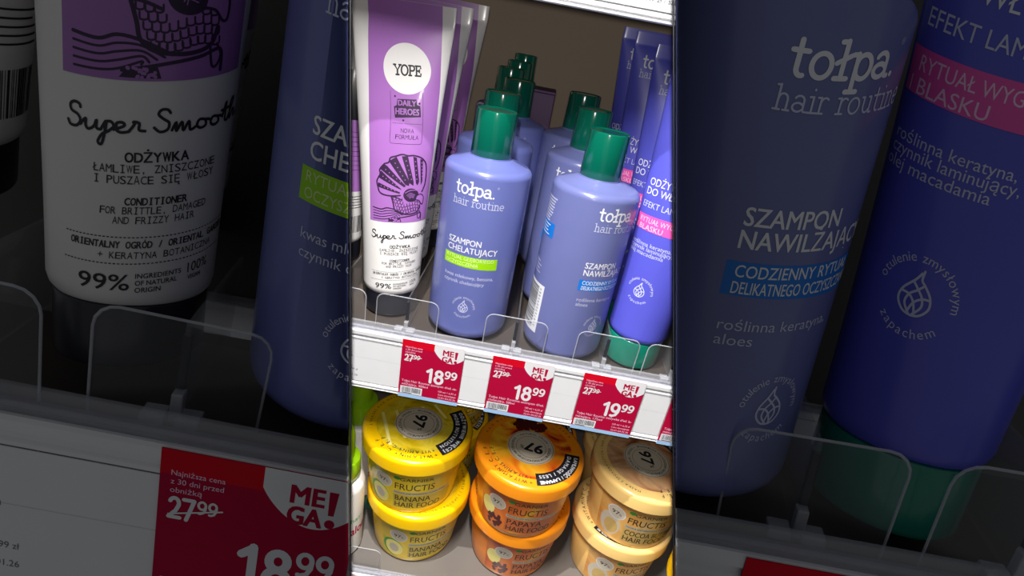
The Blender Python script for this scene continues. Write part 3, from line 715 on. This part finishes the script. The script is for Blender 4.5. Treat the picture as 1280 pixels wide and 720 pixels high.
make_divider('clear divider on the lower shelf left of the banana jars', T(0, 0, -.287), -.1010, stem=-.012)
make_ticket('red ticket on the lower rail, only a corner showing', T(0, 0, -.287), -.1500, '27', '19', L2)

# ------------------------------------------------------------------ middle bay: bottles
LB = 'periwinkle shampoo bottles in the lime-banded row'
b1 = make_bottle('lime', 'front periwinkle bottle with lime band under CHELATUJĄCY', T(-.0325, .0375, 0), 'periwinkle shampoo bottles with green caps')
b2 = make_bottle('blue', 'front periwinkle bottle with blue band and barcode side showing', T(.0473, .035, 0, .68), 'periwinkle shampoo bottles with green caps')
# rows recede along the shelf: (x, y, label)
for x, y, lb in ((-.0352, .104, 'second bottle directly behind the lime-banded front bottle'), (-.0270, .182, 'third bottle back in the lime-banded row, dark cap'), (-.0410, .250, 'fourth bottle back in the lime-banded row, cap in shadow'), (-.0365, .316, 'fifth bottle back in the lime-banded row, cap nearly black'), (-.0345, .392, 'farthest bottle in the lime-banded row, topmost small cap')):
    copy_tree(b1, T(x, y, floor_z(y)+.0008, .1), lb, 'periwinkle shampoo bottles with green caps')
for x, y, yw, lb in ((.0405, .104, -.15, 'second bottle directly behind the blue-banded front bottle'), (.0345, .172, -.1, 'third bottle back in the blue-banded row, dark cap')):
    copy_tree(b2, T(x, y, floor_z(y)+.0008, yw), lb, 'periwinkle shampoo bottles with green caps')

# ------------------------------------------------------------------ middle bay: tubes
yt = make_white_tube('front white and lilac tube with crested bird standing on black cap', T(-.0977, .0423, 0, 0, -.0243, -.0368), 'white and lilac tubes')
copy_tree(yt, T(-.1050, .100, floor_z(.1), .06, -.02, .01), 'white and lilac tube in shadow behind the front bird tube', 'white and lilac tubes')
copy_tree(yt, T(-.1020, .175, floor_z(.175), .05, 0, .01), 'white and lilac tube farthest back behind the bird tubes', 'white and lilac tubes')
vt = make_violet_tube('front violet tube with pink band on teal cap', T(.1056, .0342, 0, 0, -.0048, .0391), 'violet tubes')
for x, y, ly, lb in ((.1085, .086, .005, 'second violet tube, lit edge beside the front one'), (.0995, .136, .0, 'third violet tube in shadow with pale wordmark'), (.0955, .186, -.005, 'rearmost violet tube, dark, against the back panel')):
    copy_tree(vt, T(x, y, floor_z(y)+(.004 if y > .1 else 0), 0, 0, ly), lb, 'violet tubes')

# a tube turned round, its barcode side to the front
def make_back_tube(label, mat, group=None):
    t = thing('conditioner_tube', label, 'tube', mat, group)
    tb = tube_body(YS, t, 'white_tube'); tube_cap(YS, t, 'black_cap')
    a = Art(); a.rect(-.026, .034, .0690, .1300, 0, 0); a.rect(-.026, .034, .1300, .1690, 1, 0)
    r = random.Random(4)
    for i in range(9): a.rect(.010, .029-.008*r.random(), .120-.0040*i, .1204-.0040*i, 1, 1)
    a.build('back_panel', YS, ['purple', 'black_cap'], tb)
    a = Art(); a.barcode(.004, .031, .030, .046, 0, 1, False, 9)
    for i in range(5): a.rect(.002, .030-.008*r.random(), .064-.0026*i, .0646-.0026*i, 0, 1)
    a.build('barcode', YS, ['ink'], tb); return t
bt = make_back_tube('white tube turned to its barcode behind the left partition', T(-.1700, .112, .004, .2, 0, .01), 'white and lilac tubes')

# small plum carton at the back between the two bottle rows
t = thing('carton', 'small plum carton behind the bottle caps in shadow', 'box', T(-.014, .225, floor_z(.225)))
bm = bmesh.new(); box(bm, -.022, .022, -.018, .018, 0, .160, .0008); obj('box_body', bm, 'carton_plum', t, False)
bm = bmesh.new(); box(bm, -.0222, .0222, -.0182, .0182, .160, .1625, .0006); obj('top_flap', bm, 'carton_plum', t, False)

# ------------------------------------------------------------------ middle bay, lower shelf: stacked jars
ZL = -.287
def turned(src, mat, label, group):
    """a copy whose lid is screwed on half a turn further"""
    o = copy_tree(src, mat, label, group)
    for ch in o.children:
        if ch.name.startswith('lid'): ch.rotation_euler.z = math.radians(205)
    return o
yj = make_jar('yellow', BANANA, 'upper banana jar, yellow lid with 97 badge', T(-.0642, .0568, ZL+JH, .03), 'yellow banana jars', rot=-94, arc_a=(38, -52))
turned(yj, T(-.0569, .0623, ZL, .30), 'lower banana jar under the upper yellow one', 'yellow banana jars')
oj = make_jar('orange', PAPAYA, 'upper papaya jar, orange lid with upside-down 97', T(.0476, .0522, ZL+JH, -.05), 'orange papaya jars', rot=172, arc_a=(2, -78))
turned(oj, T(.0510, .0645, ZL, .28), 'lower papaya jar under the upper orange one', 'orange papaya jars')
cj = make_jar('cream', COCOA, 'upper cocoa butter jar, cream lid with tilted 97', T(.1645, .0644, ZL+JH, -.10), 'cream cocoa jars', rot=-78, arc_a=(60, 10))
turned(cj, T(.1626, .0710, ZL, .12), 'lower cocoa butter jar under the upper cream one', 'cream cocoa jars')
copy_tree(yj, T(-.050, .172, ZL+JH, .4), 'yellow jar behind the upper banana jar', 'yellow banana jars')
copy_tree(yj, T(-.050, .172, ZL, .4), 'yellow jar at the bottom of the rear banana stack', 'yellow banana jars')
copy_tree(oj, T(.062, .172, ZL, .4), 'orange jar behind the papaya stack', 'orange papaya jars')
copy_tree(cj, T(.180, .182, ZL, .4), 'cream jar behind the cocoa stack', 'cream cocoa jars')
copy_tree(yj, T(.2560, .008, ZL, .2), 'yellow jar right of the cream stack, mostly cut off', 'yellow banana jars')

# white bottles with lime flip caps at the lower left
def make_flip(label, mat, group):
    t = thing('lotion_bottle', label, 'bottle', mat, group)
    bm = bmesh.new(); lathe(bm, rounded(.0235, 0, .098, .004, .012, 6)+[(.012, .099)], 48); fb = obj('body', bm, 'white_tube', t)
    bm = bmesh.new(); lathe(bm, [(.0150, .0985), (.0175, .0985), (.0182, .1000), (.0180, .1180), (.0172, .1200)]+[(.0120, .1215)], 48)
    for q in (0,): lathe(bm, [(.0120, .1200), (.0118, .1450), (.0108, .1520), (.0080, .1570), (.0040, .1590)], 40)
    obj('flip_cap', bm, 'lime_cap', t)
    a = Art(); S = ConeSurface(.0235, 0, .0235, .1); a.text('aloe', .012, .030, .011, .020, 0, .02); a.text('hair', .012, .048, .006, .014, 1); a.build('front_print', S, ['card_red', 'leaf'], fb); return t
f1 = make_flip('front white bottle with lime cap, left of the banana jars', T(-.1300, .0300, ZL, .3), 'white bottles with lime caps')
copy_tree(f1, T(-.1315, .086, ZL+.025, .3), 'rear white bottle with lime cap beside the banana lid', 'white bottles with lime caps')
t = thing('carton', 'flat teal carton lying beside the lower banana jar', 'box', T(-.108, .105, ZL))
bm = bmesh.new(); box(bm, -.020, .020, -.03, .03, 0, .022, .0008); obj('box_body', bm, 'teal_card', t, False)
bm = bmesh.new(); box(bm, -.0202, .0202, -.0304, -.0300, .002, .020); obj('end_flap', bm, 'teal_card', t, False)
# ------------------------------------------------------------------ outer bays: nearer, larger stock in dim light
def side_plane(px):
    """plane of a partition: through the aisle's standpoint line, (point, normal to the right)"""
    d = (CF+CR*((px-640)/FPX)).normalized(); return d, d.cross(CU).normalized()
DL, NLv = side_plane(437.0); DR, NRv = side_plane(843.0)
def cut(root, co, no):
    """saw a thing off flush with a partition: drop everything on the +no side"""
    bpy.context.view_layer.update()
    def rec(o):
        kids = list(o.children)
        if o.type == 'MESH':
            mw = o.matrix_world; inv = mw.inverted(); lco = inv @ co; lno = (mw.to_3x3().transposed() @ no).normalized()
            bm = bmesh.new(); bm.from_mesh(o.data)
            r = bmesh.ops.bisect_plane(bm, geom=bm.verts[:]+bm.edges[:]+bm.faces[:], plane_co=lco, plane_no=lno, clear_outer=True, dist=1e-7)
            es = [e for e in r['geom_cut'] if isinstance(e, bmesh.types.BMEdge)]
            if 'print' not in o.name and 'band' not in o.name and 'stripe' not in o.name and 'corner' not in o.name and es:
                try: bmesh.ops.edgeloop_fill(bm, edges=es)
                except Exception: pass
            o.data = o.data.copy()
            if not bm.faces:
                bm.free()
                for k in kids: bpy.data.objects.remove(k)
                bpy.data.objects.remove(o); return
            bm.to_mesh(o.data); bm.free()
        for ch in kids: rec(ch)
    rec(root)
KEY, FILL, CAM_FILL, SKY = 48, 18, 6, .112
LBOT = TR((-.0891, -.0650, .0053), [[0.9738, -0.21, 0.087], [0.2002, 0.9736, 0.1095], [-0.1077, -0.0892, 0.9902]], (2.05, 2.233, 1.921))
LTUB = TR((-.2175, -.0926, .0210), [[0.9439, -0.3265, 0.0485], [0.3126, 0.9313, 0.1869], [-0.1062, -0.1612, 0.9812]], (1.731, 1.845, 1.92))
RBOT = TR((.1219, -.0739, .0043), [[0.962, 0.2612, -0.08], [-0.2489, 0.9587, 0.1373], [0.1126, -0.1121, 0.9873]], (1.905, 1.948, 1.902))
RTUB = TR((.2311, -.1039, .0172), [[0.9375, 0.3445, -0.0493], [-0.3316, 0.9273, 0.1738], [0.1056, -0.1466, 0.9835]], (1.69, 1.692, 1.91))
LSH = TR((-.0037, -.1509, .0111), [[0.9985, -0.0416, 0.0355], [0.0327, 0.9742, 0.2232], [-0.0439, -0.2217, 0.9741]], (2.002, 1.763, 1.987))
RSH = TR((.0093, -.1437, .0032), [[0.9935, 0.0887, -0.0719], [-0.0782, 0.9874, 0.1379], [0.0832, -0.1314, 0.9878]], (1.926, 1.686, 2.058))
LDV = TR((-.0313, -.1182, -.0130), [[0.9594, -0.2285, 0.1656], [0.2174, 0.9726, 0.0828], [-0.18, -0.0434, 0.9827]], (1.786, 1.587, 2.081))
RDV = TR((.0328, -.1163, -.0154), [[0.9612, 0.217, -0.17], [-0.211, 0.976, 0.0531], [0.1775, -0.0151, 0.984]], (1.775, 1.51, 2.126))
WARP_LT = (0.06, [0.00015, -0.00149, 0.00046, 0.00037, -0.00174, -0.00039, 0.00141, -0.00095, 0.00068, -6e-05], [-0.00106, 0.00105, -0.00154, 0.00404, 0.00349, -0.00254, -0.00013, 0.00203, -0.00059, 0.00031])
WARP_LB = (0.06, [-0.00096, -0.00166, -0.00179, 0.00134, -0.00154, 0.00021, 0.00118, 0.00024, 0.00022, -2e-05], [0.00075, -0.00012, -0.00109, 0.00048, 0.00219, -0.00516, -0.0006, 0.00318, -0.00026, 0.00044])
WARP_RB = (0.08, [0.00025, -0.00076, 0.00087, -0.00241, -0.00276, 0.0001, 0.00225, 2e-05, 0.00032, 0.00051], [-0.00011, -0.00106, -0.00175, 0.00329, -0.00344, -0.00456, -9e-05, 0.00361, 0.00024, 0.00017])
WARP_RT = (0.1, [-0.00062, -0.00248, -0.0005, -0.00075, -0.0007, 0.00024, 0.00107, 0.00088, 0.00054, -0.0001], [-0.00326, -0.00244, -0.0041, 0.00524, -0.00191, -0.00142, 0.00015, 0.00166, 0.00123, 0.00051])
def label_fit(wc, du=0.):
    """these four labels sit slightly bowed on their larger packs"""
    v0, cu, cv = wc
    def f(u, v):
        u += du; V = max(-1., min(1.3, (v-v0)/.06)); U = max(-1.2, min(1.45, u/.03)); q = (1, U, V, U*U, U*V, V*V, U**3, U*U*V, U*V*V, V**3)
        return u-du+sum(a*b for a, b in zip(cu, q)), v+sum(a*b for a, b in zip(cv, q))
    return f
PR = ('front_print', 'lime_band', 'blue_band', 'lilac_panel', 'round_badge', 'claim_print', 'bird_print', 'lower_print', 'pink_band')
lb = copy_tree(b1, LBOT, 'large dim periwinkle bottle with lime band, left bay, cut off by partition', None, PR); shampoo_front('lime', part(lb, 'body'), label_fit(WARP_LB))
cut(lb, CAM-NLv*.0006, NLv)
lt = copy_tree(yt, LTUB, 'large dim white and lilac tube in the left bay', None, PR); white_prints(part(lt, 'body'), label_fit(WARP_LT))
rb = copy_tree(b2, RBOT @ Matrix.Rotation(.68, 4, 'Z'), 'large dim periwinkle bottle with blue band, right bay', None, PR); shampoo_front('blue', part(rb, 'body'), label_fit(WARP_RB, .68*.032))
cut(rb, CAM+NRv*.0006, -NRv)
rt = copy_tree(vt, RTUB, 'large dim violet tube with pink band, right bay', None, PR); violet_prints(part(rt, 'body'), label_fit(WARP_RT))
copy_tree(bt, TR((-0.392, -0.0261, 0.0754), [[0.6462, -0.7137, 0.2702], [0.7414, 0.6711, -0.0006], [-0.1809, 0.2007, 0.9628]], (1.965, 2.012, 1.965)), 'dim white tube with barcode at the far left edge', None)
copy_tree(yt, TR((-0.2699, 0.0071, 0.048), [[0.8637, -0.4701, 0.1815], [0.4792, 0.8776, -0.0074], [-0.1558, 0.0934, 0.9834]], (1.955, 2.007, 1.955)), 'dim white tube behind, between the large tube and bottle of the left bay', None)
copy_tree(vt, Matrix.Translation((.131, -.046, .015)) @ RTUB, 'dim violet tube at the far right edge', None)
ls = make_shelf('dim white price rail and deck of the left bay', LSH, -.20, .01, depth=.075, slope=0., drop=.004); cut(ls, CAM-NLv*.0006, NLv)
rs = make_shelf('dim white price rail and deck of the right bay', RSH, -.01, .20, depth=.075, slope=0., drop=.004); cut(rs, CAM+NRv*.0006, -NRv)
t1 = make_ticket('large dim red 18.99 ticket on the left bay rail', LSH, x1, '27', '18', L0, None); cut(t1, CAM-NLv*.0006, NLv)
t3 = make_ticket('large dim red ticket at the bottom of the right bay', RSH, x3, '27', '19', L2, None)
make_paper('dim white paper strip left of the large red ticket', LSH, -.17, x1-.0004, 4, (('szampon', -.1138, -.0270, .0022), ('3,99 zł', -.1092, -.0395, .0019), ('22.01.26', -.1092, -.0450, .0019), ('50', -.1160, -.0180, .0040)), None)
make_divider('dim clear divider below the large white tube', LDV, -.0752, wall=.06, group=None)
make_divider('dim clear divider at the far left edge', LDV, -.1312, wall=.06, group=None)
make_divider('dim clear divider below the large violet tube', RDV, .0805, wall=.06, group=None)
make_divider('dim clear divider at the far right edge', RDV, .1345, wall=.06, group=None)
# partitions and the outer bays' back panels
def slab_box(name, d, n, z0, z1, y0, y1, th, side):
    bm = bmesh.new(); k = 1/d.dot(CF); vs = []
    for s in (0, th*side):
        for z, y in ((z0, y0), (z1, y0), (z1, y1), (z0, y1)): vs.append(bm.verts.new(CAM+d*k*z+CU*y+n*s))
    for q in ((0, 1, 2, 3), (7, 6, 5, 4), (0, 4, 5, 1), (1, 5, 6, 2), (2, 6, 7, 3), (3, 7, 4, 0)): bm.faces.new([vs[i] for i in q])
    bmesh.ops.recalc_face_normals(bm, faces=bm.faces[:])
    o = obj(name, bm, 'dark_panel', None, False); o['kind'] = 'structure'; o['label'] = 'thin dark partition between two bays'; return o
slab_box('wall_left', DL, NLv, .19, .42, -.26, .30, .0005, 1); slab_box('wall_right', DR, NRv, .19, .42, -.26, .30, .0005, -1)
def back(name, xa, xb, z, y0, y1, lab):
    bm = bmesh.new(); vs = [bm.verts.new(CAM+CF*zz+CR*x+CU*y) for zz in (z, z+.006) for x, y in ((xa, y0), (xb, y0), (xb, y1), (xa, y1))]
    for q in ((0, 1, 2, 3), (7, 6, 5, 4), (0, 4, 5, 1), (1, 5, 6, 2), (2, 6, 7, 3), (3, 7, 4, 0)): bm.faces.new([vs[i] for i in q])
    bmesh.ops.recalc_face_normals(bm, faces=bm.faces[:])
    o = obj(name, bm, 'bay_back', None, False); o['kind'] = 'structure'; o['label'] = lab
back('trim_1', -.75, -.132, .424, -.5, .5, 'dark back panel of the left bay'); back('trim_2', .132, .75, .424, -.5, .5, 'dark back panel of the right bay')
bm = bmesh.new(); box(bm, -.45, .45, .462, .470, -.60, .60); o = obj('wall_back', bm, 'back', None, False); o['kind'] = 'structure'; o['label'] = 'beige back panel behind the bottles'

# ------------------------------------------------------------------ light: masked key and added fill lamps for the middle bay, ambient light elsewhere
def lamp(name, h, strength, col, size, fall='Constant', strip=0.):
    """lamp on the camera up axis, masked to leave outer bays dark; strip > 0: area light of that length"""
    ld = bpy.data.lights.new(name, 'AREA' if strip else 'POINT'); ld.use_nodes = True; ld.energy = 1.0
    o = bpy.data.objects.new(name, ld); C.objects.link(o); L = CAM+CU*h
    o.matrix_world = Matrix(((CR.x, CU.x, -CF.x, L.x), (CR.y, CU.y, -CF.y, L.y), (CR.z, CU.z, -CF.z, L.z), (0, 0, 0, 1)))
    if strip: ld.shape = 'RECTANGLE'; ld.size = size; ld.size_y = strip
    else: ld.shadow_soft_size = size
    t = ld.node_tree; n = t.nodes; em = n['Emission']; g = n.new('ShaderNodeNewGeometry')
    def dot(v):
        d = n.new('ShaderNodeVectorMath'); d.operation = 'DOT_PRODUCT'; d.inputs[1].default_value = v; t.links.new(g.outputs['Incoming'], d.inputs[0]); return d.outputs['Value']
    dv = n.new('ShaderNodeMath'); dv.operation = 'DIVIDE'; t.links.new(dot(CR), dv.inputs[0]); t.links.new(dot(CF), dv.inputs[1])
    ab = n.new('ShaderNodeMath'); ab.operation = 'ABSOLUTE'; t.links.new(dv.outputs[0], ab.inputs[0])
    lt_ = n.new('ShaderNodeMath'); lt_.operation = 'LESS_THAN'; lt_.inputs[1].default_value = 200.5/FPX; t.links.new(ab.outputs[0], lt_.inputs[0])
    fo = n.new('ShaderNodeLightFalloff'); fo.inputs['Strength'].default_value = strength
    ml = n.new('ShaderNodeMath'); ml.operation = 'MULTIPLY'; t.links.new(lt_.outputs[0], ml.inputs[0]); t.links.new(fo.outputs[fall], ml.inputs[1])
    em.inputs['Color'].default_value = (*col, 1); t.links.new(ml.outputs[0], em.inputs['Strength']); return o
lamp('masked_key', .45, KEY, (1, .98, .95), .003)  # key for the overhead light; its direction mask is added to keep outer bays dark
lamp('fill_strip', .28, FILL, (1, .97, .95), .005, strip=.24)  # added fill strip, no fixture there; lifts the shade under the upper shelf
lamp('camera_fill', .004, CAM_FILL, (1, .95, .9), .004)  # added fill at the camera, brightens the back panel
w = bpy.data.worlds.new('world'); bpy.context.scene.world = w; w.use_nodes = True
w.node_tree.nodes['Background'].inputs[0].default_value = (.95, .97, 1, 1); w.node_tree.nodes['Background'].inputs[1].default_value = SKY
sc = bpy.context.scene; sc.view_settings.view_transform = 'Standard'; sc.view_settings.look = 'None'; sc.view_settings.exposure = 0; sc.view_settings.gamma = 1
sc.view_settings.use_curve_mapping = False; sc.cycles.use_denoising = True; sc.cycles.max_bounces = 8; sc.cycles.transparent_max_bounces = 24
